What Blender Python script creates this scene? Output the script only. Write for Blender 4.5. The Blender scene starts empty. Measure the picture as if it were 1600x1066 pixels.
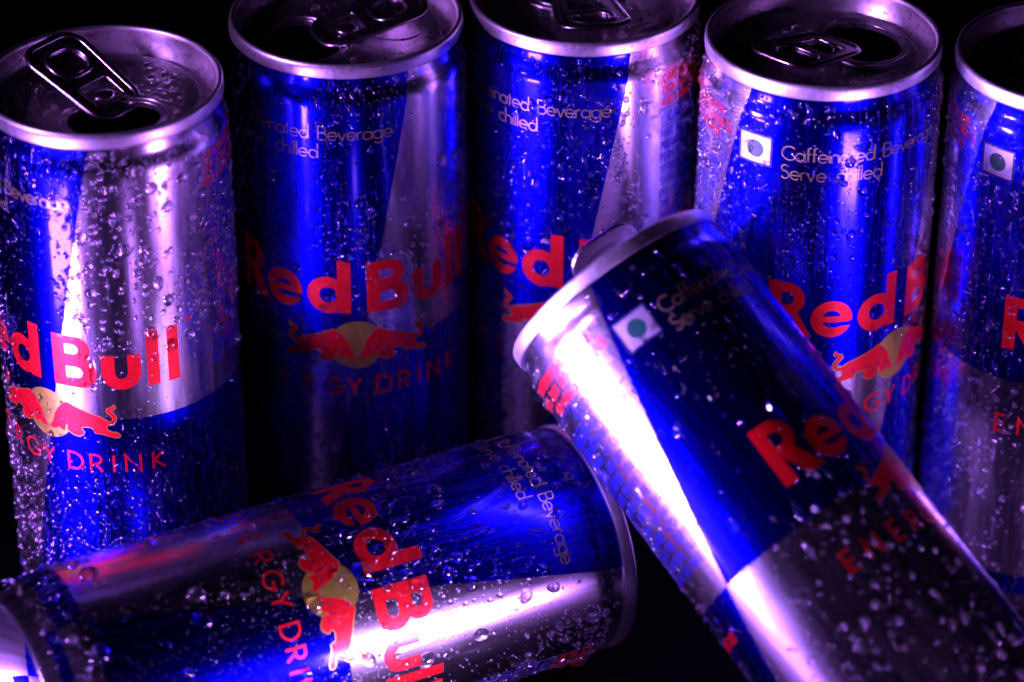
import bpy, math, random
import numpy as np
from mathutils import Vector, Matrix
from mathutils.geometry import delaunay_2d_cdt

MM = 0.001
S = bpy.context.scene
C = S.collection
PI = math.pi

# ------------------------------------------------------------------ camera
cam_d = bpy.data.cameras.new("camera")
cam = bpy.data.objects.new("camera", cam_d)
C.objects.link(cam)
CAM_H = 457.54
PITCH = 0.5586
cam.location = (0, 0, CAM_H * MM)
cam.rotation_euler = (PI / 2 - PITCH, 0, 0)
cam_d.sensor_fit = 'HORIZONTAL'
cam_d.sensor_width = 36
cam_d.lens = 115.73
cam_d.clip_start = 0.02
cam_d.clip_end = 50
cam_d.dof.use_dof = True
cam_d.dof.focus_distance = 0.716
cam_d.dof.aperture_fstop = 7.2
cam_d.dof.aperture_blades = 0
S.camera = cam

# ------------------------------------------------------------------ world, lamps, exposure
W = bpy.data.worlds.new("World")
S.world = W
W.use_nodes = True
W.node_tree.nodes["Background"].inputs[0].default_value = (0, 0, 0, 1)
W.node_tree.nodes["Background"].inputs[1].default_value = 0.0
S.view_settings.view_transform = 'Standard'
S.view_settings.look = 'None'
S.view_settings.exposure = 0
S.view_settings.gamma = 1
cy = S.cycles
cy.use_denoising = True
try:
    cy.denoiser = 'OPENIMAGEDENOISE'
    cy.denoising_input_passes = 'RGB_ALBEDO_NORMAL'
except Exception:
    pass
cy.caustics_reflective = True
cy.caustics_refractive = True
cy.blur_glossy = 0.3
cy.sample_clamp_indirect = 12
cy.max_bounces = 12
cy.transmission_bounces = 10
cy.glossy_bounces = 5
cy.diffuse_bounces = 2
cy.use_adaptive_sampling = False


def lamp(name, loc, target, size, size_y, watts, col, spread=180):
    d = bpy.data.lights.new(name, 'AREA')
    d.shape = 'RECTANGLE'
    d.size = size * MM
    d.size_y = size_y * MM
    d.energy = watts
    d.color = col
    d.spread = math.radians(spread)
    o = bpy.data.objects.new(name, d)
    C.objects.link(o)
    o.location = Vector(loc) * MM
    v = Vector(target) - Vector(loc)
    o.rotation_euler = v.to_track_quat('-Z', 'Y').to_euler()
    return o


lamp("lamp_left", (-204, 477, 13), (0, 620, 75), 66, 24, 0.95, (0.45, 0.17, 1.0), 150)
lamp("fill_side", (-242, 470, 74), (30, 580, 96), 70, 40, 0.21, (0.44, 0.21, 1.0), 20)  # extra narrow light, added to widen the glare on the leaning can
lamp("lamp_left_high", (-340, 460, 260), (37, 660, 130), 50, 50, 0.065, (0.54, 0.21, 1.0), 30)
lamp("lamp_right", (158, 446, 10), (50, 600, 60), 56, 18, 0.25, (0.53, 0.20, 1.0), 120)
lamp("fill_near", (38, 497, 26), (-40, 558, 24), 30, 18, 0.034, (0.62, 0.34, 1.0), 50)  # extra narrow light, added to brighten the lying can's front
lamp("lamp_front", (-12, 450, 6), (-50, 640, 90), 12, 10, 0.008, (0.50, 0.18, 1.0))


# ------------------------------------------------------------------ materials
def new_mat(name):
    m = bpy.data.materials.new(name)
    m.use_nodes = True
    nt = m.node_tree
    return m, nt, nt.nodes["Principled BSDF"]


def setin(b, **k):
    for n, v in k.items():
        b.inputs[n.replace('_', ' ')].default_value = v


class NG:
    """tiny helper for node maths"""
    def __init__(s, nt):
        s.nt = nt

    def node(s, t, **k):
        n = s.nt.nodes.new(t)
        for a, v in k.items():
            setattr(n, a, v)
        return n

    def link(s, a, b):
        s.nt.links.new(a, b)

    def math(s, op, *a):
        n = s.node('ShaderNodeMath', operation=op)
        for i, v in enumerate(a):
            if isinstance(v, (int, float)):
                n.inputs[i].default_value = v
            else:
                s.link(v, n.inputs[i])
        return n.outputs[0]


def grain(g, uv_node, su, sv, scale=1.0, detail=3.0):
    mp = g.node('ShaderNodeMapping')
    mp.inputs['Scale'].default_value = (su, sv, 1)
    g.link(uv_node.outputs['UV'], mp.inputs['Vector'])
    n = g.node('ShaderNodeTexNoise')
    n.inputs['Scale'].default_value = scale
    n.inputs['Detail'].default_value = detail
    g.link(mp.outputs[0], n.inputs['Vector'])
    return n.outputs['Fac']


def mat_body():
    m, nt, b = new_mat("printed_aluminium")
    g = NG(nt)
    uv = g.node('ShaderNodeUVMap', uv_map="wrap")
    sp = g.node('ShaderNodeSeparateXYZ')
    g.link(uv.outputs['UV'], sp.inputs[0])
    U = g.math('MULTIPLY', sp.outputs['X'], 180.0)      # degrees round the can, 0 = emblem
    V = g.math('MULTIPLY', sp.outputs['Y'], 134.0)      # mm above the base
    dv = g.math('SUBTRACT', V, 64.3)
    er = g.math('MULTIPLY_ADD', dv, 0.42, 2.8)
    el = g.math('MULTIPLY_ADD', dv, 0.53, -119.0)
    front = g.math('MULTIPLY', g.math('LESS_THAN', U, er), g.math('GREATER_THAN', U, el))
    low = g.math('LESS_THAN', dv, 0.0)
    x1 = g.math('ABSOLUTE', g.math('SUBTRACT', front, low))
    band = g.math('MULTIPLY', g.math('GREATER_THAN', V, 6.2), g.math('LESS_THAN', V, 12.2))
    x2 = g.math('ABSOLUTE', g.math('SUBTRACT', x1, band))
    blue = g.math('MULTIPLY', x2, g.math('GREATER_THAN', V, 3.6))
    gr = grain(g, uv, 900, 6, 1.0, 2.0)
    gr2 = grain(g, uv, 60, 9, 1.0, 3.0)
    mix = g.node('ShaderNodeMix', data_type='RGBA')
    g.link(blue, mix.inputs['Factor'])
    mix.inputs['A'].default_value = (0.80, 0.76, 0.87, 1)
    mix.inputs['B'].default_value = (0.0008, 0.0008, 0.62, 1)
    g.link(mix.outputs['Result'], b.inputs['Base Color'])
    r0 = g.math('MULTIPLY_ADD', blue, 0.03, 0.225)
    r1 = g.math('MULTIPLY_ADD', g.math('SUBTRACT', gr, 0.5), 0.10, r0)
    r2 = g.math('MULTIPLY_ADD', g.math('SUBTRACT', gr2, 0.5), 0.16, r1)
    g.link(r2, b.inputs['Roughness'])
    tg = g.node('ShaderNodeTangent', direction_type='UV_MAP', uv_map="wrap")
    g.link(tg.outputs[0], b.inputs['Tangent'])
    setin(b, Metallic=1.0, Coat_Weight=0.35, Coat_Roughness=0.10, Coat_IOR=1.45, Anisotropic=0.4, Anisotropic_Rotation=0.25)
    bp = g.node('ShaderNodeBump')
    bp.inputs['Strength'].default_value = 0.10
    bp.inputs['Distance'].default_value = 0.00006
    g.link(gr, bp.inputs['Height'])
    g.link(bp.outputs[0], b.inputs['Normal'])
    return m


def mat_metal(name, col, rough, bump=0.08, scale=900):
    m, nt, b = new_mat(name)
    g = NG(nt)
    tc = g.node('ShaderNodeTexCoord')
    n = g.node('ShaderNodeTexNoise')
    n.inputs['Scale'].default_value = scale
    n.inputs['Detail'].default_value = 4
    g.link(tc.outputs['Object'], n.inputs['Vector'])
    r = g.math('MULTIPLY_ADD', g.math('SUBTRACT', n.outputs['Fac'], 0.5), 0.2, rough)
    g.link(r, b.inputs['Roughness'])
    setin(b, Metallic=1.0, Base_Color=(*col, 1))
    bp = g.node('ShaderNodeBump')
    bp.inputs['Strength'].default_value = bump
    bp.inputs['Distance'].default_value = 0.0001
    g.link(n.outputs['Fac'], bp.inputs['Height'])
    g.link(bp.outputs[0], b.inputs['Normal'])
    return m


def mat_ink(name, col, metallic=0.2, rough=0.38, coat=0.4):
    m, nt, b = new_mat(name)
    g = NG(nt)
    tc = g.node('ShaderNodeTexCoord')
    n = g.node('ShaderNodeTexNoise')
    n.inputs['Scale'].default_value = 700
    g.link(tc.outputs['Object'], n.inputs['Vector'])
    r = g.math('MULTIPLY_ADD', g.math('SUBTRACT', n.outputs['Fac'], 0.5), 0.25, rough)
    g.link(r, b.inputs['Roughness'])
    setin(b, Metallic=metallic, Base_Color=(*col, 1), Coat_Weight=coat, Coat_Roughness=0.12)
    return m


M_BODY = mat_body()
M_ALU = mat_metal("bare_aluminium", (0.84, 0.81, 0.85), 0.34)
M_RIM = mat_metal("rim_aluminium", (0.90, 0.88, 0.90), 0.38)
M_LID = mat_metal("lid_aluminium", (0.72, 0.66, 0.72), 0.30)
M_TAB = mat_metal("tab_aluminium", (0.70, 0.63, 0.70), 0.24)
M_RED = mat_ink("red_ink", (0.80, 0.003, 0.008), 0.5, 0.42, 0.25)
M_GOLD = mat_ink("gold_ink", (0.44, 0.40, 0.055), 0.7, 0.38, 0.15)
M_GOLDTXT = mat_ink("pale_gold_ink", (0.27, 0.22, 0.11), 0.6, 0.38, 0.25)
M_BLUE = mat_ink("blue_ink", (0.004, 0.006, 0.36), 0.3)
M_DARK = mat_ink("dark_blue_ink", (0.004, 0.004, 0.06), 0.2)
M_WHITE = mat_ink("silver_ink", (0.52, 0.50, 0.54), 0.8, 0.36)
M_GREEN = mat_ink("green_ink", (0.0, 0.045, 0.028), 0.1, 0.42, 0.2)

def mat_water(name, rough, trans, clear, gleam):
    """clear water; a share of the light passes straight through the thin bead"""
    m, nt, b = new_mat(name)
    setin(b, Base_Color=(0.97, 0.97, 0.98, 1), Roughness=rough, IOR=1.45, Transmission_Weight=trans,
          Coat_Weight=1.0, Coat_IOR=gleam, Coat_Roughness=rough)
    t = nt.nodes.new('ShaderNodeBsdfTransparent')
    x = nt.nodes.new('ShaderNodeMixShader')
    x.inputs[0].default_value = clear
    nt.links.new(b.outputs[0], x.inputs[1])
    nt.links.new(t.outputs[0], x.inputs[2])
    nt.links.new(x.outputs[0], nt.nodes["Material Output"].inputs['Surface'])
    return m


M_WATER = mat_water("water", 0.04, 1.0, 0.18, 2.0)
M_MIST = mat_water("fine_dew", 0.09, 0.90, 0.15, 2.3)  # slightly milky; the white share also stands in for the specks' glints

M_GROUND, nt, b = new_mat("black_table")
g = NG(nt)
n = g.node('ShaderNodeTexNoise')
n.inputs['Scale'].default_value = 60
tc = g.node('ShaderNodeTexCoord')
g.link(tc.outputs['Object'], n.inputs['Vector'])
g.link(g.math('MULTIPLY_ADD', n.outputs['Fac'], 0.2, 0.6), b.inputs['Roughness'])
setin(b, Base_Color=(0.0015, 0.0014, 0.0018, 1), Specular_IOR_Level=0.06)


# ------------------------------------------------------------------ mesh helpers
def mesh_np(name, V, F, mat, smooth=True):
    """V (n,3) in mm, F list of tuples or int array (m,3)"""
    me = bpy.data.meshes.new(name)
    V = np.asarray(V, float) * MM
    if isinstance(F, np.ndarray):
        m = len(F)
        k = F.shape[1]
        me.vertices.add(len(V))
        me.vertices.foreach_set("co", V.astype(np.float32).ravel())
        me.loops.add(m * k)
        me.loops.foreach_set("vertex_index", F.astype(np.int32).ravel())
        me.polygons.add(m)
        me.polygons.foreach_set("loop_start", np.arange(0, m * k, k, dtype=np.int32))
        me.update(calc_edges=True)
    else:
        me.from_pydata([tuple(v) for v in V], [], [tuple(f) for f in F])
    me.materials.append(mat)
    me.polygons.foreach_set("use_smooth", np.full(len(me.polygons), smooth))
    me.update()
    return me


def lathe(profile, seg, closed=False):
    """profile list of (r, z); returns verts, quads (seam duplicated so that UVs are clean)"""
    P = np.array(profile)
    n = len(P)
    a = np.linspace(-PI, PI, seg + 1)
    V = np.stack([np.outer(P[:, 0], np.sin(a)), np.outer(P[:, 0], -np.cos(a)), np.repeat(P[:, 1][:, None], seg + 1, 1)], 2).reshape(-1, 3)
    i, j = np.meshgrid(np.arange(n - 1), np.arange(seg), indexing='ij')
    q = i * (seg + 1) + j
    F = np.stack([q, q + 1, q + seg + 2, q + seg + 1], 2).reshape(-1, 4)
    return V, F, a


def tube(path, rad, closed=True, seg=8, squash=1.0):
    P = np.array(path, float)
    n = len(P)
    V = []
    for i in range(n):
        t = P[(i + 1) % n] - P[i - 1] if closed or 0 < i < n - 1 else (P[1] - P[0] if i == 0 else P[-1] - P[-2])
        t = t / np.linalg.norm(t)
        u = np.cross([0, 0, 1.0], t)
        u /= np.linalg.norm(u)
        w = np.cross(t, u)
        r = rad[i] if hasattr(rad, '__len__') else rad
        for k in range(seg):
            a = 2 * PI * k / seg
            V.append(P[i] + r * (math.cos(a) * u + squash * math.sin(a) * w))
    F = []
    for i in range(n if closed else n - 1):
        for k in range(seg):
            a, b_ = i * seg + k, i * seg + (k + 1) % seg
            c, d = ((i + 1) % n) * seg + (k + 1) % seg, ((i + 1) % n) * seg + k
            F.append((a, b_, c, d))
    if not closed:
        F.append(tuple(range(seg))[::-1])
        F.append(tuple((n - 1) * seg + k for k in range(seg)))
    return V, F


def join(parts):
    V, F, o = [], [], 0
    for v, f in parts:
        V.extend([tuple(x) for x in v])
        F.extend([tuple(i + o for i in x) for x in f])
        o = len(V)
    return V, F


def inside(poly, P):
    x, y = P[:, 0], P[:, 1]
    r = np.zeros(len(P), bool)
    q = np.asarray(poly)
    x0, y0 = q.min(0)
    x1, y1 = q.max(0)
    c = (x >= x0) & (x <= x1) & (y >= y0) & (y <= y1)
    if not c.any():
        return r
    xs, ys = x[c], y[c]
    rr = np.zeros(len(xs), bool)
    for i in range(len(q)):
        ax, ay = q[i - 1]
        bx, by = q[i]
        if ay == by:
            continue
        cr = ((ay > ys) != (by > ys)) & (xs < (bx - ax) * (ys - ay) / (by - ay) + ax)
        rr ^= cr
    r[c] = rr
    return r


def fill(ops, grid=None):
    """ops: list of (sign, polygon) painted in order; returns 2-D verts and triangles of the union"""
    if grid:        # long straight edges must bend with the can
        dn = []
        for s, p in ops:
            q = []
            for i in range(len(p)):
                a, b_ = np.array(p[i], float), np.array(p[(i + 1) % len(p)], float)
                k = max(1, int(np.ceil(np.linalg.norm(b_ - a) / grid)))
                q += [tuple(a + (b_ - a) * t / k) for t in range(k)]
            dn.append((s, q))
        ops = dn
    co, ed = [], []
    for s, p in ops:
        o = len(co)
        co += [Vector((float(a), float(b_))) for a, b_ in p]
        ed += [(o + i, o + (i + 1) % len(p)) for i in range(len(p))]
    A = np.array([tuple(c) for c in co])
    if grid:
        x0, y0 = A.min(0)
        x1, y1 = A.max(0)
        nx, ny = max(2, int((x1 - x0) / grid) + 1), max(2, int((y1 - y0) / grid) + 1)
        for i in range(1, nx):
            for j in range(1, ny):
                co.append(Vector((x0 + (x1 - x0) * (i + .13 * (j % 2)) / nx, y0 + (y1 - y0) * j / ny)))
    v, e, f, *_ = delaunay_2d_cdt(co, ed, [], 0, 1e-5)
    v = np.array([tuple(c) for c in v])
    f = np.array([t for t in f if len(t) == 3])
    cen = v[f].mean(1)
    m = np.zeros(len(f), bool)
    for s, p in ops:
        w = inside(p, cen)
        m = (m | w) if s > 0 else (m & ~w)
    f = f[m]
    used = np.unique(f)
    mp = np.full(len(v), -1)
    mp[used] = np.arange(len(used))
    v, f = v[used], mp[f]
    a = v[f]
    area = (a[:, 1, 0] - a[:, 0, 0]) * (a[:, 2, 1] - a[:, 0, 1]) - (a[:, 1, 1] - a[:, 0, 1]) * (a[:, 2, 0] - a[:, 0, 0])
    f[area < 0] = f[area < 0][:, ::-1]
    return v, f


R = 26.4


def wrap(v, lift=0.035):
    a = v[:, 0] / R
    r = R + lift
    return np.stack([r * np.sin(a), -r * np.cos(a), v[:, 1]], 1)


def decal(name, pieces, mat, lift=0.035):
    V, F, o = [], [], 0
    for v, f in pieces:
        V.append(wrap(v, lift))
        F.append(f + o)
        o += len(v)
    return mesh_np(name, np.concatenate(V), np.concatenate(F), mat)


def arc(cx, cy_, rx, ry, a0, a1, n=16):
    return [(cx + rx * math.cos(math.radians(a0 + (a1 - a0) * i / n)), cy_ + ry * math.sin(math.radians(a0 + (a1 - a0) * i / n))) for i in range(n + 1)]


def circ(cx, cy_, r, n=40, ry=None):
    return arc(cx, cy_, r, ry or r, 0, 360 * (n - 1) / n, n - 1)


def rect(x0, y0, x1, y1):
    return [(x0, y0), (x1, y0), (x1, y1), (x0, y1)]


# ------------------------------------------------------------------ brand lettering (heavy geometric sans)
def brand_glyphs():
    G = []
    # R
    G.append((-31.2, [(1, rect(0, 0, 2.9, 13.5)), (1, rect(0.02, 5.35, 4.0, 13.48)), (1, circ(4.05, 9.43, 4.07)),
                      (-1, [(2.9, 7.8)] + arc(4.0, 9.4, 1.75, 1.62, -90, 90) + [(2.9, 11.02)]),
                      (1, [(3.2, 5.7), (6.4, 6.3), (9.9, 0.0), (6.3, 0.0), (3.1, 5.2)])]))
    # e
    G.append((-21.3, [(1, circ(4.35, 4.55, 4.65, 48)), (-1, circ(4.35, 4.55, 2.15)), (1, rect(1.8, 3.75, 8.9, 5.25)),
                      (-1, [(2.3, 3.75), (9.3, 3.75), (9.3, 2.75), (6.2, 2.6), (5.2, 2.2)]),
                      (-1, [(8.3, 3.9), (9.4, 3.9), (9.4, 1.6)])]))
    # d
    G.append((-10.9, [(1, circ(4.6, 4.55, 4.68, 48)), (1, rect(6.95, 0, 9.85, 13.6)), (-1, circ(4.75, 4.6, 2.05))]))
    # B
    G.append((2.6, [(1, rect(0, 0, 3.0, 12.9)), (1, rect(0.02, 6.4, 5.5, 12.88)), (1, circ(5.45, 9.62, 3.27)),
                    (1, rect(0.01, 0.01, 6.2, 7.4)), (1, circ(6.15, 3.72, 3.72)),
                    (-1, [(2.95, 8.35)] + arc(4.9, 9.55, 1.15, 1.2, -90, 90) + [(2.95, 10.75)]),
                    (-1, [(2.95, 2.35)] + arc(5.5, 3.75, 1.35, 1.4, -90, 90) + [(2.95, 5.15)])]))
    # u
    G.append((13.6, [(1, [(0, 8.4), (0, 4.0)] + arc(4.25, 4.0, 4.25, 4.2, 180, 360, 28) + [(8.5, 8.4), (5.65, 8.4), (5.65, 4.1)]
                      + arc(4.25, 4.1, 1.4, 1.6, 0, -180, 16) + [(2.85, 8.4)])]))
    G.append((23.5, [(1, rect(0, 0, 2.7, 13.6))]))
    G.append((28.2, [(1, rect(0, 0, 2.7, 13.6))]))
    out = []
    for x, ops in G:
        v, f = fill(ops, 1.2)
        v = v + [x, 72.2]
        out.append((v, f))
    v, f = fill([(1, circ(33.8, 86.0, 0.75, 18)), (-1, circ(33.8, 86.0, 0.48, 14)), (1, rect(33.55, 85.6, 33.8, 86.4))])
    out.append((v, f))
    return out


# ------------------------------------------------------------------ thin geometric stroke alphabet
def strokes(seg=14):
    A = lambda *k: arc(*k, n=seg)
    D = {
        'A': (.84, [[(0, 0), (.42, 1), (.84, 0)], [(.16, .34), (.68, .34)]]),
        'B': (.56, [[(0, 0), (0, 1), (.28, 1)] + A(.28, .76, .24, .24, 90, -90) + [(0, .52)], [(.28, .52)] + A(.30, .26, .27, .26, 90, -90) + [(0, 0)]]),
        'C': (.84, [A(.5, .5, .5, .5, 48, 312)]),
        'D': (.76, [[(0, 0), (0, 1), (.26, 1)] + A(.26, .5, .5, .5, 90, -90) + [(0, 0)]]),
        'E': (.5, [[(.5, 1), (0, 1), (0, 0), (.5, 0)], [(0, .5), (.46, .5)]]),
        'F': (.48, [[(.48, 1), (0, 1), (0, 0)], [(0, .5), (.44, .5)]]),
        'G': (.95, [A(.5, .5, .5, .5, 45, 340) + [(.98, .45), (.55, .45)]]),
        'H': (.68, [[(0, 0), (0, 1)], [(.68, 0), (.68, 1)], [(0, .5), (.68, .5)]]),
        'I': (.08, [[(.04, 0), (.04, 1)]]),
        'J': (.36, [[(.36, 1), (.36, .2)] + A(.18, .2, .18, .2, 0, -170)]),
        'K': (.6, [[(0, 0), (0, 1)], [(.56, 1), (.03, .5), (.6, 0)]]),
        'L': (.46, [[(0, 1), (0, 0), (.46, 0)]]),
        'M': (.9, [[(0, 0), (.1, 1), (.45, .12), (.8, 1), (.9, 0)]]),
        'N': (.74, [[(0, 0), (0, 1), (.74, 0), (.74, 1)]]),
        'O': (1.0, [A(.5, .5, .5, .5, 0, 360)]),
        'P': (.54, [[(0, 0), (0, 1), (.28, 1)] + A(.28, .74, .26, .26, 90, -90) + [(0, .48)]]),
        'R': (.58, [[(0, 0), (0, 1), (.28, 1)] + A(.28, .74, .26, .26, 90, -90) + [(0, .48)], [(.24, .48), (.58, 0)]]),
        'S': (.52, [A(.26, .76, .24, .24, 30, 255) + A(.26, .26, .26, .26, 80, -150)]),
        'T': (.56, [[(0, 1), (.56, 1)], [(.28, 1), (.28, 0)]]),
        'U': (.64, [[(0, 1), (0, .3)] + A(.32, .3, .32, .3, 180, 360) + [(.64, 1)]]),
        'V': (.76, [[(0, 1), (.38, 0), (.76, 1)]]),
        'W': (1.1, [[(0, 1), (.28, 0), (.55, .95), (.82, 0), (1.1, 1)]]),
        'Q': (1.0, [A(.5, .5, .5, .5, 0, 360), [(.6, .35), (.95, -.05)]]),
        'X': (.66, [[(0, 0), (.66, 1)], [(0, 1), (.66, 0)]]),
        'Z': (.64, [[(0, 1), (.64, 1), (0, 0), (.64, 0)]]),
        'Y': (.7, [[(0, 1), (.35, .48), (.7, 1)], [(.35, .48), (.35, 0)]]),
        'a': (.6, [A(.29, .29, .29, .29, 0, 360), [(.6, .6), (.6, 0)]]),
        'c': (.5, [A(.3, .3, .3, .3, 50, 310)]),
        'd': (.6, [A(.29, .29, .29, .29, 0, 360), [(.6, 1.08), (.6, 0)]]),
        'e': (.6, [[(.02, .3), (.6, .3)] + A(.3, .3, .3, .3, 0, 318)]),
        'f': (.3, [[(.34, 1.04)] + A(.25, .9, .13, .14, 90, 180) + [(.12, 0)], [(0, .58), (.3, .58)]]),
        'g': (.6, [A(.29, .29, .29, .29, 0, 360), [(.6, .6), (.6, -.08)] + A(.31, -.08, .29, .25, 0, -150)]),
        'h': (.48, [[(0, 0), (0, 1.08)], [(0, .34)] + A(.24, .34, .24, .25, 180, 0) + [(.48, 0)]]),
        'i': (.08, [[(.04, 0), (.04, .58)], [(.04, .78), (.04, .86)]]),
        'l': (.08, [[(.04, 0), (.04, 1.08)]]),
        'n': (.48, [[(0, 0), (0, .58)], [(0, .34)] + A(.24, .34, .24, .25, 180, 0) + [(.48, 0)]]),
        'r': (.28, [[(0, 0), (0, .58)], [(0, .32)] + A(.22, .34, .22, .24, 180, 75)]),
        't': (.28, [[(.14, 0), (.14, .84)], [(0, .58), (.28, .58)]]),
        'v': (.5, [[(0, .58), (.25, 0), (.5, .58)]]),
        '.': (.06, [[(.03, 0), (.03, .08)]]),
        ',': (.1, [[(.05, .08), (0, -.12)]]),
        '-': (.3, [[(0, .42), (.3, .42)]]),
    }
    return D


def stroke_poly(pl, w):
    """thicken a polyline into a list of quads plus mitred joints"""
    P = [np.array(p, float) for p in pl]
    Q = [P[0]]
    for p in P[1:]:
        if np.linalg.norm(p - Q[-1]) > 1e-4:
            Q.append(p)
    P = Q
    n = len(P)
    L, Rr = [], []
    closed = n > 3 and np.linalg.norm(P[0] - P[-1]) < 1e-3
    for i in range(n):
        a = P[i] - P[i - 1] if i > 0 else (P[-1] - P[-2] if closed else P[1] - P[0])
        b_ = P[i + 1] - P[i] if i < n - 1 else (P[1] - P[0] if closed else P[-1] - P[-2])
        a = a / np.linalg.norm(a)
        b_ = b_ / np.linalg.norm(b_)
        na, nb = np.array([-a[1], a[0]]), np.array([-b_[1], b_[0]])
        m = na + nb
        ln = np.linalg.norm(m)
        m = na if ln < 1e-3 else m / ln
        k = w / 2 / max(0.35, m @ na)
        L.append(P[i] + m * k)
        Rr.append(P[i] - m * k)
    return [[tuple(L[i]), tuple(L[i + 1]), tuple(Rr[i + 1]), tuple(Rr[i])] for i in range(n - 1)]


def quads_of(ch, D, sx, sy, w):
    out = []
    for pl in D[ch][1]:
        out += stroke_poly([(x * sx, y * sy) for x, y in pl], w)
    return out


def text_pieces(txt, D, x, base, cap, w, sx=1.0, gap=0.22, space=0.5, fit=None, quick=False):
    """returns pieces; fit = total width in mm"""
    adv, ws = [], 0
    for ch in txt:
        a = space if ch == ' ' else D[ch][0]
        adv.append(a)
        ws += a
    n = len(txt) - 1
    if fit:
        gap = (fit / (cap * sx) - ws) / max(1, n)
    out, cx = [], x
    for ch, a in zip(txt, adv):
        if ch != ' ':
            q = quads_of(ch, D, cap * sx, cap, w)
            if quick:
                for p in q:
                    v = np.array(p) + [cx, base]
                    ar = (v[1, 0] - v[0, 0]) * (v[2, 1] - v[0, 1]) - (v[1, 1] - v[0, 1]) * (v[2, 0] - v[0, 0])
                    f = np.array([[0, 1, 2], [0, 2, 3]])
                    out.append((v, f if ar > 0 else f[:, ::-1]))
            else:
                v, f = fill([(1, p) for p in q])
                out.append((v + [cx, base], f))
        cx += (a + gap) * cap * sx
    return out


# ------------------------------------------------------------------ emblem
BULL = [(0.35, 60.35), (0.75, 61.3), (1.3, 62.4), (1.7, 64.0), (2.6, 65.7), (3.7, 67.0), (4.7, 67.75), (5.5, 67.7), (6.4, 67.2),
        (7.6, 66.7), (9.2, 66.1), (10.8, 65.5), (12.4, 65.0), (13.4, 64.3), (14.4, 63.75), (15.1, 64.0), (15.3, 64.7),
        (14.7, 65.5), (13.9, 66.4), (14.1, 67.2), (15.2, 67.5), (15.6, 68.2), (15.95, 67.6), (15.7, 67.0), (14.7, 66.7),
        (15.3, 66.0), (16.0, 65.0), (15.8, 63.8), (15.0, 63.1), (14.0, 63.0), (13.7, 62.4), (13.9, 61.6), (14.9, 61.1),
        (16.0, 60.9), (16.6, 60.3), (16.4, 59.7), (15.4, 59.7), (14.5, 60.0), (13.4, 60.4), (12.2, 60.7), (11.2, 60.7),
        (10.9, 61.4), (10.6, 62.0), (9.4, 62.2), (8.3, 62.0), (8.0, 61.4), (8.7, 60.8), (8.4, 60.1), (7.5, 59.5), (6.5, 59.6),
        (5.5, 60.1), (4.7, 60.8), (4.9, 61.8), (4.5, 62.0), (4.2, 61.0), (3.9, 60.2), (3.2, 60.5), (2.6, 60.9), (1.9, 60.3), (1.1, 60.1)]


def offset_poly(p, d):
    P = np.array(p)
    n = len(P)
    ar = 0.5 * np.sum(P[:, 0] * np.roll(P[:, 1], -1) - np.roll(P[:, 0], -1) * P[:, 1])
    s = 1 if ar > 0 else -1
    out = []
    for i in range(n):
        a = P[i] - P[i - 1]
        b_ = P[(i + 1) % n] - P[i]
        a /= np.linalg.norm(a)
        b_ /= np.linalg.norm(b_)
        m = np.array([a[1], -a[0]]) + np.array([b_[1], -b_[0]])
        l = np.linalg.norm(m)
        m = m / l if l > .2 else np.array([a[1], -a[0]])
        out.append(tuple(P[i] + m * d * s))
    return out


def flip(p):
    return [(-x, y) for x, y in p][::-1]


ST = strokes(14)
STQ = strokes(4)
ME = {}
ME['brand'] = decal("brand_lettering", brand_glyphs(), M_RED)
ME['sun'] = decal("sun_disc", [fill([(1, circ(0, 63.8, 6.15, 56))], 1.1)], M_GOLD, 0.03)
for nm, fl in (('bull_r', lambda p: p), ('bull_l', flip)):
    ME[nm] = decal("bull", [fill([(1, fl(BULL))], 1.1)], M_RED, 0.06)
    ME[nm + '_edge'] = decal("bull_outline", [fill([(1, fl(offset_poly(BULL, 0.2))), (-1, fl(offset_poly(BULL, 0.0)))], 1.1)], M_GOLD, 0.05)
    det = []
    for pl in ([(4.4, 62.0), (4.9, 62.8), (4.9, 63.6)], [(6.3, 61.8), (7.0, 62.6), (8.2, 62.9)], [(2.2, 62.3), (2.7, 62.8), (3.2, 62.6)],
               [(10.9, 61.4), (11.3, 62.6), (11.2, 63.6)], [(5.4, 61.3), (6.0, 61.6), (6.6, 61.4)], [(3.4, 65.6), (4.0, 66.2), (4.1, 66.9)]):
        for q in stroke_poly(pl, 0.2):
            det.append(fill([(1, fl(q))]))
    ME[nm + '_det'] = decal("bull_detail", det, M_DARK, 0.08)
# ENERGY DRINK, each letter centred on its measured angle
tag = []
for ch, deg in zip("ENERGYDRINK", (-65, -52.3, -38, -25, -12.2, -1.6, 13.2, 23.6, 32, 41.2, 53.6)):
    wd = ST[ch][0] * 4.3
    tag += text_pieces(ch, ST, math.radians(deg) * R - wd / 2, 50.6, 4.3, 0.55)
ME['tag'] = decal("tagline_lettering", tag, M_RED)
note = text_pieces("Caffeinated Beverage", ST, -29.8, 116.1, 3.3, 0.34, fit=39.0)
note += text_pieces("Serve chilled", ST, -29.8, 111.5, 3.3, 0.34, fit=22.4)
ME['note'] = decal("serving_note", note, M_GOLDTXT)
ME['veg'] = decal("vegetarian_mark", [fill([(1, rect(-40.2, 113.5, -32.2, 120.5))], 1.1)], M_WHITE, 0.03)
ME['vegedge'] = decal("mark_border", [fill([(1, rect(-40.4, 113.3, -32.0, 120.7)), (-1, rect(-39.9, 113.8, -32.5, 120.2))], 1.1)], M_DARK, 0.045)
ME['vegdot'] = decal("green_dot", [fill([(1, circ(-36.2, 117, 2.1, 36))], 1.1)], M_GREEN, 0.045)

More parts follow.
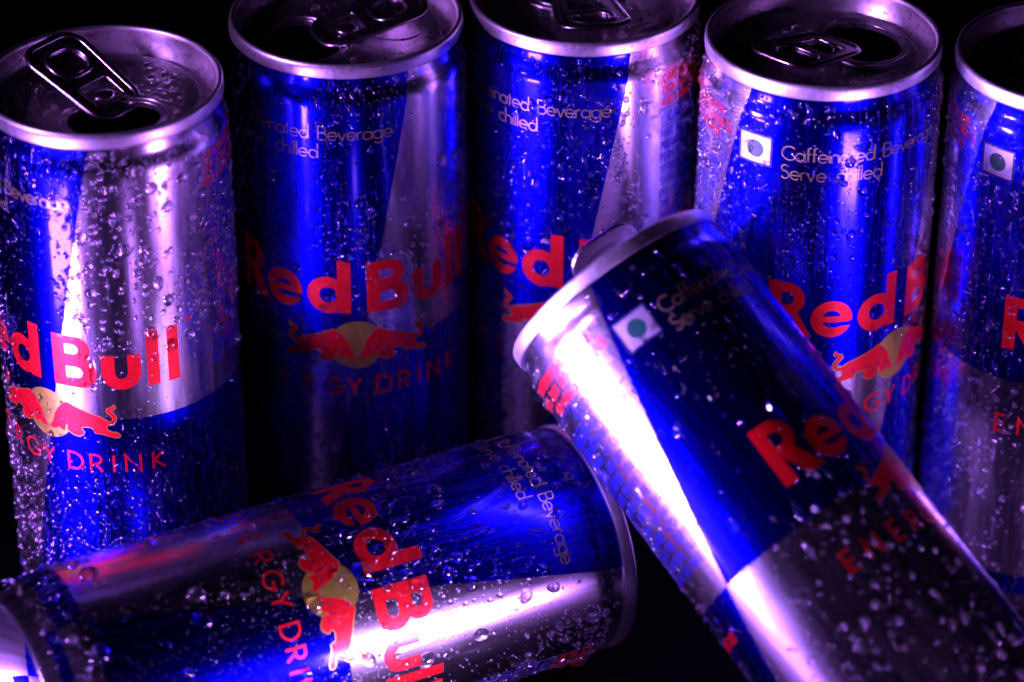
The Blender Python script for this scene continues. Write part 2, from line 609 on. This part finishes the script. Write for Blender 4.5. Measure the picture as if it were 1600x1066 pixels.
RED_LINES = ["CAFFEINATED BEVERAGE", "TOP ATHLETES, BUSY PROFESSIONALS", "AND LONG JOURNEYS"]
BLUE_LINES = ["NOT RECOMMENDED FOR CHILDREN,", "PREGNANT OR LACTATING WOMEN,", "PERSONS SENSITIVE TO CAFFEINE.", "STORE IN A COOL AND DRY PLACE.",
              "SHAKE WELL BEFORE YOU OPEN.", "DO NOT FREEZE. DO NOT TOUCH", "THE OPEN END OF THE CAN.", "INGREDIENTS - WATER, SUGAR,",
              "TAURINE, CAFFEINE, VITAMINS,", "FLAVOUR, COLOUR, ACIDITY", "REGULATORS. ENERGY PER SERVE,", "CARBOHYDRATES, PROTEIN, FAT.",
              "BEST BEFORE DATE SEE BASE.", "KEEP AWAY FROM SUNLIGHT AND", "STRONG SMELLS. NET QUANTITY"]


def edge_x(v, right):
    """mm position of the text block's border beside the slanted blue panel"""
    return math.radians((-122.5 + .53 * (v - 64.3)) if not right else 74) * R


def small_print(right):
    red, blue = [], []
    for i, t in enumerate(RED_LINES):
        base = 121.5 - 3.0 * i
        wd = len(t) * 1.22
        x1 = edge_x(base, right)
        x = x1 if right else x1 - wd - (0 if i == 1 else 3.0)
        red += text_pieces(t, STQ, x, base, 2.0, 0.30, sx=0.62, fit=wd, quick=True)
    xa, xb = edge_x(113, right), edge_x(113, right) + (28 if right else -28)
    x0, x1 = min(xa, xb), max(xa, xb)
    for k in np.arange(x0, x1 - .5, 1.0):
        k2 = min(k + 1.0, x1)
        for y in (114.7, 110.4):
            blue.append((np.array(rect(k, y, k2, y + .2)), np.array([[0, 1, 2], [0, 2, 3]])))
    for x in (x0, x1):
        blue.append((np.array(rect(x, 110.4, x + .2, 114.9)), np.array([[0, 1, 2], [0, 2, 3]])))
    blue += text_pieces("CAUTION", STQ, x0 + 2 if right else x1 - 17, 111.4, 2.4, 0.4, sx=0.7, fit=10, quick=True)
    for i, t in enumerate(BLUE_LINES[:13]):
        base = 107.6 - 3.0 * i
        wd = len(t) * 1.18
        x1 = edge_x(base, right)
        x = x1 if right else x1 - wd
        blue += text_pieces(t, STQ, x, base, 2.0, 0.34, sx=0.62, fit=wd, quick=True)
    if not right:
        red += text_pieces("SERVE COLD", STQ, math.radians(-128) * R - 14, 55, 2.0, 0.36, sx=.62, fit=10, quick=True)
    return red, blue


for sd in (False, True):
    red, blue = small_print(sd)
    ME['red_small', sd] = decal("red_small_print", red, M_RED)
    ME['blue_small', sd] = decal("blue_small_print", blue, M_BLUE)


# ------------------------------------------------------------------ can body and lid meshes
def smooth_profile(pts, n=5):
    """Catmull-Rom through the points"""
    P = [np.array(p, float) for p in pts]
    out = []
    for i in range(len(P) - 1):
        p0, p1, p2, p3 = P[max(0, i - 1)], P[i], P[i + 1], P[min(len(P) - 1, i + 2)]
        for k in range(n):
            t = k / n
            out.append(.5 * ((2 * p1) + (-p0 + p2) * t + (2 * p0 - 5 * p1 + 4 * p2 - p3) * t * t + (-p0 + 3 * p1 - 3 * p2 + p3) * t ** 3))
    out.append(P[-1])
    return out


BASE = smooth_profile([(0.01, 9.5), (8, 8.6), (15, 6.0), (19.6, 2.2), (21.2, 0.5), (22.2, 0.02), (23.0, 0.5), (23.7, 2.2), (24.6, 5.0), (25.7, 8.6), (26.3, 11.5), (26.4, 14.0)], 4)
NECK = smooth_profile([(26.4, 122.8), (26.36, 124.2), (26.1, 125.6), (25.65, 126.8), (25.35, 127.8), (25.25, 128.8), (25.2, 130.2), (25.3, 131.3)], 4)
prof = BASE + [(26.4, z) for z in np.arange(20, 120, 10.0)] + NECK
V, F, ang = lathe(prof, 192)
ME['body'] = mesh_np("can_body", V, F, M_BODY)
uvl = ME['body'].uv_layers.new(name="wrap")
n1 = len(ang)
uvv = np.stack([np.tile(ang / PI, len(prof)), np.repeat([p[1] / 134 for p in prof], n1)], 1)
uvl.data.foreach_set("uv", uvv[F.ravel()].astype(np.float32).ravel())

RIM = smooth_profile([(25.1, 130.6), (25.75, 130.65), (25.9, 131.2), (25.9, 132.8), (25.7, 133.6), (25.2, 134.0), (24.7, 133.7), (24.45, 133.0),
                      (24.2, 131.5), (23.6, 129.6), (22.9, 127.8), (22.5, 126.9), (22.0, 126.6), (21.5, 126.9), (21.2, 128.0), (20.9, 129.0), (20.4, 129.4), (19.9, 129.45)], 4)
k_rim = next(i for i, p in enumerate(RIM) if p[1] < 133.1 and i > 14)
V, F, _ = lathe(RIM[:k_rim + 1], 160)
ME['rim'] = mesh_np("rim", V, F, M_RIM)
V, F, _ = lathe(RIM[k_rim:], 160)
PANEL_Z = 129.45


def opening(s=0.0, n=48):
    """outline of the drinking hole; +x is towards the hole"""
    out = []
    for i in range(n):
        a = 2 * PI * i / n
        rx, ry = 7.9 + s, 10.0 + s
        x = rx * math.copysign(abs(math.cos(a)) ** .9, math.cos(a))
        y = ry * math.copysign(abs(math.sin(a)) ** .95, math.sin(a))
        out.append((10.6 + x, y * (1 - .012 * x)))
    return out


pv, pf = fill([(1, circ(0, 0, 19.92, 120)), (-1, opening())], 2.2)
# panel relief: shallow dish behind the tab, ridge round the hole
d_out = np.hypot(pv[:, 0], pv[:, 1])
pz = PANEL_Z - 0.35 * np.clip((17.5 - d_out) / 1.5, 0, 1)
P3 = np.column_stack([pv, pz])
parts = [(V, [tuple(q) for q in F]), (P3, [tuple(t) for t in pf])]
hole = opening()
o3 = [(x, y, PANEL_Z - .35) for x, y in hole]
lip = [(x, y, PANEL_Z - 1.5) for x, y in hole]
nh = len(hole)
parts.append((o3 + lip, [(i, (i + 1) % nh, nh + (i + 1) % nh, nh + i) for i in range(nh)]))
rid = opening(1.75)
ridge_keep = [p for p in rid]
parts.append(tube([(x, y, PANEL_Z - .42) for x, y in ridge_keep], 0.62, True, 8, .8))
parts.append(tube([(x, y, PANEL_Z - .36) for x, y in opening(.12)], 0.22, True, 6))
# finger well behind the tab
parts.append(tube([(-11 + 7.2 * math.cos(a), 8.6 * math.sin(a), PANEL_Z - .40) for a in np.linspace(0, 2 * PI, 40, endpoint=False)], 0.5, True, 6, .6))
LV, LF = join(parts)
ME['lid'] = mesh_np("lid", LV, LF, M_LID)


def rrect(x0, x1, hw0, hw1, r, n=8):
    """rounded outline, half width hw0 at x0 and hw1 at x1"""
    out = []
    for cx, cyy, a0 in ((x1 - r, hw1 - r, 0), (x0 + r, hw0 - r, 90), (x0 + r, -hw0 + r, 180), (x1 - r, -hw1 + r, 270)):
        out += [(cx + r * math.cos(math.radians(a0 + 90 * k / n)), cyy + r * math.sin(math.radians(a0 + 90 * k / n))) for k in range(n + 1)]
    return out


def tab_mesh():
    ol = rrect(-17.6, 6.8, 7.6, 6.6, 4.2)
    fh = rrect(-14.6, -6.4, 4.8, 4.8, 3.6)
    win = rrect(-3.6, 3.4, 4.4, 4.2, 1.0, 4)
    parts = []
    for z, s in ((0.45, 1), (-0.15, -1)):
        v, f = fill([(1, ol), (-1, fh), (-1, win)], 2.5)
        f = f if s > 0 else f[:, ::-1]
        parts.append((np.column_stack([v, np.full(len(v), z)]), [tuple(t) for t in f]))
    parts.append(tube([(x, y, .15) for x, y in ol], 0.85, True, 10, .85))
    parts.append(tube([(x, y, .2) for x, y in fh], 0.65, True, 8, .9))
    parts.append(tube([(x, y, .15) for x, y in win], 0.42, True, 8))
    return join(parts)


TV, TF = tab_mesh()
ME['tab'] = mesh_np("pull_tab", TV, TF, M_TAB)
# shallow floor of the finger loop and the riveted tongue
v, f = fill([(1, rrect(-14.4, -6.6, 4.6, 4.6, 3.4))], 2)
ME['loop'] = mesh_np("finger_recess", np.column_stack([v, np.full(len(v), -.1)]), [tuple(t) for t in f], M_TAB)
v, f = fill([(1, rect(-3.4, -3.1, 2.4, 3.1))], 2)
tz = -0.2 - 0.16 * (v[:, 0] - 2.4)
ME['tongue'] = mesh_np("rivet_tongue", np.column_stack([v, -0.35 + 0 * tz]), [tuple(t) for t in f], M_TAB)
V2, F2, _ = lathe([(2.6, -.6), (2.6, .1), (2.3, .45), (1.5, .62), (0.01, .66)], 24)
ME['rivet'] = mesh_np("rivet", V2, F2, M_TAB)


# ------------------------------------------------------------------ droplets
def cap(nr, ns, h, seed=None, skirt=0.12):
    """unit dome of water: radius 1, height h, wobbling outline"""
    rng = np.random.RandomState(seed if seed is not None else 0)
    a = np.linspace(0, 2 * PI, ns, endpoint=False)
    wob = 1.0 if seed is None else 1 + .09 * np.cos(2 * a + rng.rand() * 6) + .05 * np.cos(3 * a + rng.rand() * 6) + .03 * np.cos(5 * a + rng.rand() * 6)
    V = [(0, 0, h)]
    Rs = (1 + h * h) / (2 * h)
    for k in range(1, nr + 1):
        rr = math.sin(PI / 2 * k / nr)
        z = math.sqrt(max(0, Rs * Rs - rr * rr)) - (Rs - h)
        V += [(rr * w * math.cos(t), rr * w * math.sin(t), z) for t, w in zip(a, wob * np.ones(ns))]
    V += [(1.0 * w * math.cos(t), 1.0 * w * math.sin(t), -skirt) for t, w in zip(a, wob * np.ones(ns))]
    F = [(0, 1 + i, 1 + (i + 1) % ns) for i in range(ns)]
    for k in range(nr):
        o = 1 + k * ns
        for i in range(ns):
            j = (i + 1) % ns
            F.append((o + i, o + ns + i, o + ns + j))
            F.append((o + i, o + ns + j, o + j))
    return np.array(V), np.array(F)


DROPS = []
for s in range(8):
    v, f = cap(7, 20, (.82, .66, .9, .74, .6, .86, .7, .8)[s], seed=s + 3)
    DROPS.append(mesh_np("droplet", v, f, M_WATER))
CAP_S = cap(2, 6, .8)
CAP_T = cap(3, 8, .82)
CAP_M = cap(4, 11, .85, seed=5)
CAP_M2 = cap(4, 11, .68, seed=9)


def lattice(seed):
    rng = np.random.RandomState(seed)
    k = rng.randn(14, 2) * np.array([.22, .12])
    ph = rng.rand(14) * 6.28
    am = 1 / (0.6 + np.hypot(k[:, 0], k[:, 1]) * 6)

    def f(x, v):
        return sum(a * np.cos(k[i, 0] * x + k[i, 1] * v + ph[i]) for i, a in enumerate(am)) / np.sqrt((am ** 2).sum() / 2)
    return f


def body_radius(v):
    P = np.array(prof[len(BASE) - 6:])
    return np.interp(v, P[:, 1], P[:, 0])


def place_on_body(x, v, sink=0.0):
    """x = mm round the can, v = height -> position and frame"""
    a = x / R
    rr = body_radius(v) - sink
    slope = (body_radius(v + .2) - body_radius(v - .2)) / .4
    nrm = np.stack([np.sin(a), -np.cos(a), -slope], -1)
    nrm /= np.linalg.norm(nrm, axis=-1, keepdims=True)
    t = np.stack([np.cos(a), np.sin(a), 0 * a], -1)
    up = np.cross(nrm, t)
    pos = np.stack([rr * np.sin(a), -rr * np.cos(a), v], -1)
    return pos, t, up, nrm


def stamp(capm, pos, t, up, nrm, rad, rng, stretch=None):
    cv, cf = capm
    n = len(pos)
    th = rng.rand(n) * 6.28
    st = np.ones(n) if stretch is None else stretch
    ct, sn = np.cos(th), np.sin(th)
    lx = ct[:, None] * cv[None, :, 0] - sn[:, None] * cv[None, :, 1]
    ly = (sn[:, None] * cv[None, :, 0] + ct[:, None] * cv[None, :, 1]) * st[:, None]
    lz = np.repeat(cv[None, :, 2], n, 0)
    P = pos[:, None] + rad[:, None, None] * (lx[..., None] * t[:, None] + ly[..., None] * up[:, None] + lz[..., None] * nrm[:, None])
    Fc = cf[None] + (np.arange(n) * len(cv))[:, None, None]
    return P.reshape(-1, 3), Fc.reshape(-1, 3)


def cat(parts):
    V, F, o = [], [], 0
    for v, f in parts:
        V.append(v)
        F.append(f + o)
        o += len(v)
    return np.concatenate(V), np.concatenate(F)


# ------------------------------------------------------------------ assembling a can
def obj(name, me, parent, label=None, kind=None):
    o = bpy.data.objects.new(name, me)
    C.objects.link(o)
    o.parent = parent
    if label:
        o['label'] = label
    if kind:
        o['kind'] = kind
    return o


def make_can(mat, label, face, lid_rot, tab_up, seed, mist=0.55, med=0.06, big=80, bigr=(.55, 1.25), lidbig=18, print_turn=0, bigp=2.0, runs=3, swivel=0, clump=1.0):
    """face = angle (deg, can frame) of the side turned to the camera, droplets are spread round it"""
    root = bpy.data.objects.new("energy_drink_can", None)
    C.objects.link(root)
    root.empty_display_size = .02
    root.matrix_world = mat
    root['label'] = label
    root['category'] = "drink can"
    root['group'] = "wet drink cans on the black table"
    obj("can_body", ME['body'], root)
    obj("brand_lettering", ME['brand'], root)
    sun = obj("sun_disc", ME['sun'], root)
    for k in ('bull_l', 'bull_r'):
        bl = obj("bull", ME[k], root)
        obj("bull_outline", ME[k + '_edge'], bl)
        obj("bull_detail", ME[k + '_det'], bl)
    obj("tagline_lettering", ME['tag'], root)
    obj("serving_note", ME['note'], root)
    vg = obj("vegetarian_mark", ME['veg'], root)
    obj("mark_border", ME['vegedge'], vg)
    obj("green_dot", ME['vegdot'], vg)
    for sd in (False, True):
        for k, nm in (('red_small', "red_small_print"), ('blue_small', "blue_small_print")):
            o = obj(nm, ME[k, sd], root, None, "stuff")
            if sd:
                o.rotation_euler = (0, 0, math.radians(print_turn))
    obj("rim", ME['rim'], root)
    lid = obj("lid", ME['lid'], root)
    lid.rotation_euler = (0, 0, math.radians(lid_rot))
    tab = obj("pull_tab", ME['tab'], lid)
    tab.location = (0, 0, (PANEL_Z + 1.0) * MM)
    tab.rotation_euler = (0, math.radians(tab_up), math.radians(swivel))
    fr = obj("finger_recess", ME['loop'], lid)
    fr.location = tab.location
    fr.rotation_euler = tab.rotation_euler
    tg = obj("rivet_tongue", ME['tongue'], lid)
    tg.location = (0, 0, (PANEL_Z + .75) * MM)
    tg.rotation_euler = (0, 0, math.radians(swivel))
    rv = obj("rivet", ME['rivet'], lid)
    rv.location = (0, 0, (PANEL_Z + .55) * MM)

    # ---- water
    rng = np.random.RandomState(seed)
    nz = lattice(seed)
    nz2 = lattice(seed + 50)
    c0 = math.radians(face) * R
    span = math.radians(112) * R

    def scatter(n, thr, vlo=3, vhi=129.5, field=nz, gain=1.0):
        x = c0 + (rng.rand(n) * 2 - 1) * span
        v = vlo + rng.rand(n) * (vhi - vlo)
        p = 1 / (1 + np.exp(-(field(x, v) * gain + thr)))
        k = rng.rand(n) < p
        return x[k], v[k]
    area = 2 * span * 126
    parts = []
    x, v = scatter(int(area * mist * .75), 0.1, gain=1.6)
    parts.append(stamp(CAP_S, *place_on_body(x, v), .10 + .17 * rng.rand(len(x)) ** 2, rng))
    V, F = cat(parts)
    obj("dew", mesh_np("dew", V, F, M_MIST), root, "mist of tiny water specks on the can", "stuff")
    parts = []
    x, v = scatter(int(area * mist * .35), -.3, field=nz2, gain=2.2 * clump)
    parts.append(stamp(CAP_T, *place_on_body(x, v), .22 + .18 * rng.rand(len(x)) ** 1.5, rng))
    x, v = scatter(int(area * med), -.3, field=nz2, gain=2.2 * clump)
    rad = .38 + .42 * rng.rand(len(x)) ** 1.6
    h = len(x) // 2
    parts.append(stamp(CAP_M, *[q[:h] for q in place_on_body(x, v)], rad[:h], rng, 1 + .25 * rng.rand(h)))
    parts.append(stamp(CAP_M2, *[q[h:] for q in place_on_body(x, v)], rad[h:], rng, 1 + .5 * rng.rand(len(x) - h)))
    # beads on the lid panel, wall and rim
    nl = 750
    r_ = 19.6 * np.sqrt(rng.rand(nl))
    a_ = rng.rand(nl) * 2 * PI
    lr = math.radians(lid_rot)
    lx, ly = r_ * np.cos(a_), r_ * np.sin(a_)
    okk = ~inside(opening(1.0), np.column_stack([lx, ly])) & (lattice(seed + 9)(lx * 2.5, ly * 2.5) > -.1)
    lx, ly = lx[okk], ly[okk]
    gx, gy = lx * math.cos(lr) - ly * math.sin(lr), lx * math.sin(lr) + ly * math.cos(lr)
    pos = np.stack([gx, gy, np.where(np.hypot(gx, gy) < 17, PANEL_Z - .35, PANEL_Z - .1)], -1)
    one = np.ones((len(gx), 1))
    parts.append(stamp(CAP_M, pos, one * [1, 0, 0], one * [0, 1, 0], one * [0, 0, 1], .15 + .5 * rng.rand(len(gx)) ** 3, rng))
    nw = 130
    a_ = rng.rand(nw) * 2 * PI
    hh = rng.rand(nw)
    rw = 22.95 + hh * 1.3
    wz = 127.95 + hh * 3.8
    nr_ = np.stack([-np.cos(a_) * .95, -np.sin(a_) * .95, 0 * a_ + .32], -1)
    tt = np.stack([-np.sin(a_), np.cos(a_), 0 * a_], -1)
    parts.append(stamp(CAP_M2, np.stack([rw * np.cos(a_), rw * np.sin(a_), wz], -1), tt, np.cross(nr_, tt), nr_, .12 + .3 * rng.rand(nw) ** 2, rng))
    nw = 120
    a_ = rng.rand(nw) * 2 * PI
    nr_ = np.stack([np.cos(a_), np.sin(a_), 0 * a_], -1)
    tt = np.stack([-np.sin(a_), np.cos(a_), 0 * a_], -1)
    parts.append(stamp(CAP_S, np.stack([25.9 * np.cos(a_), 25.9 * np.sin(a_), 131.5 + 1.6 * rng.rand(nw)], -1), tt, np.cross(nr_, tt), nr_, .09 + .2 * rng.rand(nw) ** 2, rng))
    V, F = cat(parts)
    obj("condensation", mesh_np("condensation", V, F, M_WATER), root, "fine water beads covering the can", "stuff")

    # ---- larger beads, one object each
    def bead(pos, t, up, nrm, rad, st, ang):
        d = obj("droplet", DROPS[rng.randint(8)], root)
        m3 = Matrix((t, up, nrm)).transposed().to_4x4()
        sc = Matrix.Diagonal((rad, rad * st, rad * (.85 + .3 * rng.rand()), 1))
        d.matrix_local = Matrix.Translation(Vector(pos) * MM) @ m3 @ Matrix.Diagonal((1, st, 1, 1)) @ Matrix.Rotation(ang, 4, 'Z') @ Matrix.Diagonal((rad, rad, rad, 1))
    taken = []
    tries = 0
    while len(taken) < big and tries < big * 60:
        tries += 1
        x = c0 + (rng.rand() * 2 - 1) * math.radians(88) * R
        v = 6 + rng.rand() * 120
        if rng.rand() > 1 / (1 + math.exp(-(float(nz2(x, v)) * 1.6 - .2))):
            continue
        rad = bigr[0] + (bigr[1] - bigr[0]) * rng.rand() ** bigp
        if any((x - a) ** 2 + (v - b_) ** 2 < (1.15 * (rad + c)) ** 2 for a, b_, c in taken):
            continue
        taken.append((x, v, rad))
        p, t, u, nn = place_on_body(np.array(x), np.array(v), sink=.03 + .02 * rad * rad)
        bead(p, t, u, nn, rad, 1 + .35 * rng.rand() ** 2, rng.rand() * 6.28)
    for _ in range(runs):      # beads stretched into short runs
        x = c0 + (rng.rand() * 2 - 1) * math.radians(70) * R
        v = 30 + rng.rand() * 85
        p, t, u, nn = place_on_body(np.array(x), np.array(v), sink=.05)
        bead(p, t, u, nn, .5 + .35 * rng.rand(), 2.5 + 2.5 * rng.rand(), 0.0)
    k = 0
    while k < lidbig:
        r_, a_ = 18.0 * math.sqrt(rng.rand()), rng.rand() * 2 * PI
        lx, ly = r_ * math.cos(a_), r_ * math.sin(a_)
        if inside(opening(2.6), np.array([[lx, ly]]))[0] or (-19 < lx < 8 and abs(ly) < 9) and rng.rand() < .9:
            continue
        gx, gy = lx * math.cos(lr) - ly * math.sin(lr), lx * math.sin(lr) + ly * math.cos(lr)
        bead((gx, gy, PANEL_Z - (.37 if r_ < 16.5 else .2)), Vector((1, 0, 0)), Vector((0, 1, 0)), Vector((0, 0, 1)), .5 + .8 * rng.rand() ** 2, 1 + .3 * rng.rand(), rng.rand() * 6)
        k += 1
    return root


def upright(x, y, sun):
    return Matrix.Translation(Vector((x, y, 0)) * MM) @ Matrix.Rotation(math.radians(sun), 4, 'Z')


def lying(o, d, sun):
    """o base centre, d axis (towards the lid), sun = turn of the emblem from the camera-facing line"""
    d = Vector(d).normalized()
    o = Vector(o)
    c = Vector((0, 0, CAM_H)) - (o + d * 67)
    fr = (c - d * c.dot(d)).normalized()
    s = math.radians(sun)
    d0 = fr * math.cos(s) + d.cross(fr) * math.sin(s)
    X = d.cross(d0)
    m = Matrix((X, -d0, d)).transposed().to_4x4()
    return Matrix.Translation(o * MM) @ m


# ------------------------------------------------------------------ the table
gm = mesh_np("table_top", [(-1500, -300, 0), (1500, -300, 0), (1500, 2500, 0), (-1500, 2500, 0)], [(0, 1, 2, 3)], M_GROUND, False)
gr = bpy.data.objects.new("ground", gm)
C.objects.link(gr)
gr['kind'] = "structure"

# ------------------------------------------------------------------ the seven cans
make_can(upright(-87.34, 623.3, -31.5), "upright wet can at far left, raised pull tab over its open drinking hole",
         31.5, -38.5, 22, 11, mist=.8, med=.30, big=230, bigr=(.6, 1.4), bigp=1.4, print_turn=14, swivel=32)
make_can(upright(-36.68, 654.67, 3.8), "upright wet can second from the left showing both bulls and the whole sun disc",
         -3.8, 201, 12, 22, mist=1.1, med=.24, big=170, bigr=(.55, 1.6), bigp=1.7)
make_can(upright(16.25, 665.12, -8.0), "middle upright wet can whose lower half is hidden behind the tilted can's rim",
         8, 106, 10, 33, mist=.9, med=.20, big=140, bigr=(.55, 1.5), bigp=1.7, print_turn=-26)
make_can(upright(68.02, 644.6, 42.2), "upright wet can right of the tilted can's rim, its two-line serving note wholly readable",
         -42.2, -14, 12, 44, mist=1.0, med=.20, big=130, bigr=(.55, 1.5), bigp=1.8, swivel=20)
make_can(upright(121.9, 636.3, 35.3), "upright wet can at the far right, cut off by the picture's edge",
         -35.3, 60, 8, 55, mist=1.0, med=.16, big=90)
yaw = 0.4754
make_can(lying((-103.03, 546.12, 26.4), (math.cos(yaw), math.sin(yaw), 0), -9), "wet can lying on its side in front with its lettering running sideways",
         9, 120, 8, 66, mist=.9, med=.26, big=220, bigr=(.6, 2.2), lidbig=4)
az, el = 2.32665, 0.56908
make_can(lying((98.41, 521.83, 22.1), (math.cos(el) * math.cos(az), math.cos(el) * math.sin(az), math.sin(el)), 76.3),
         "wet can tilted diagonally over the lying can with its silver text panel facing left", -76, 30, 32, 77, mist=.26, med=.045, big=95, bigr=(.45, .95), clump=.4, lidbig=4)
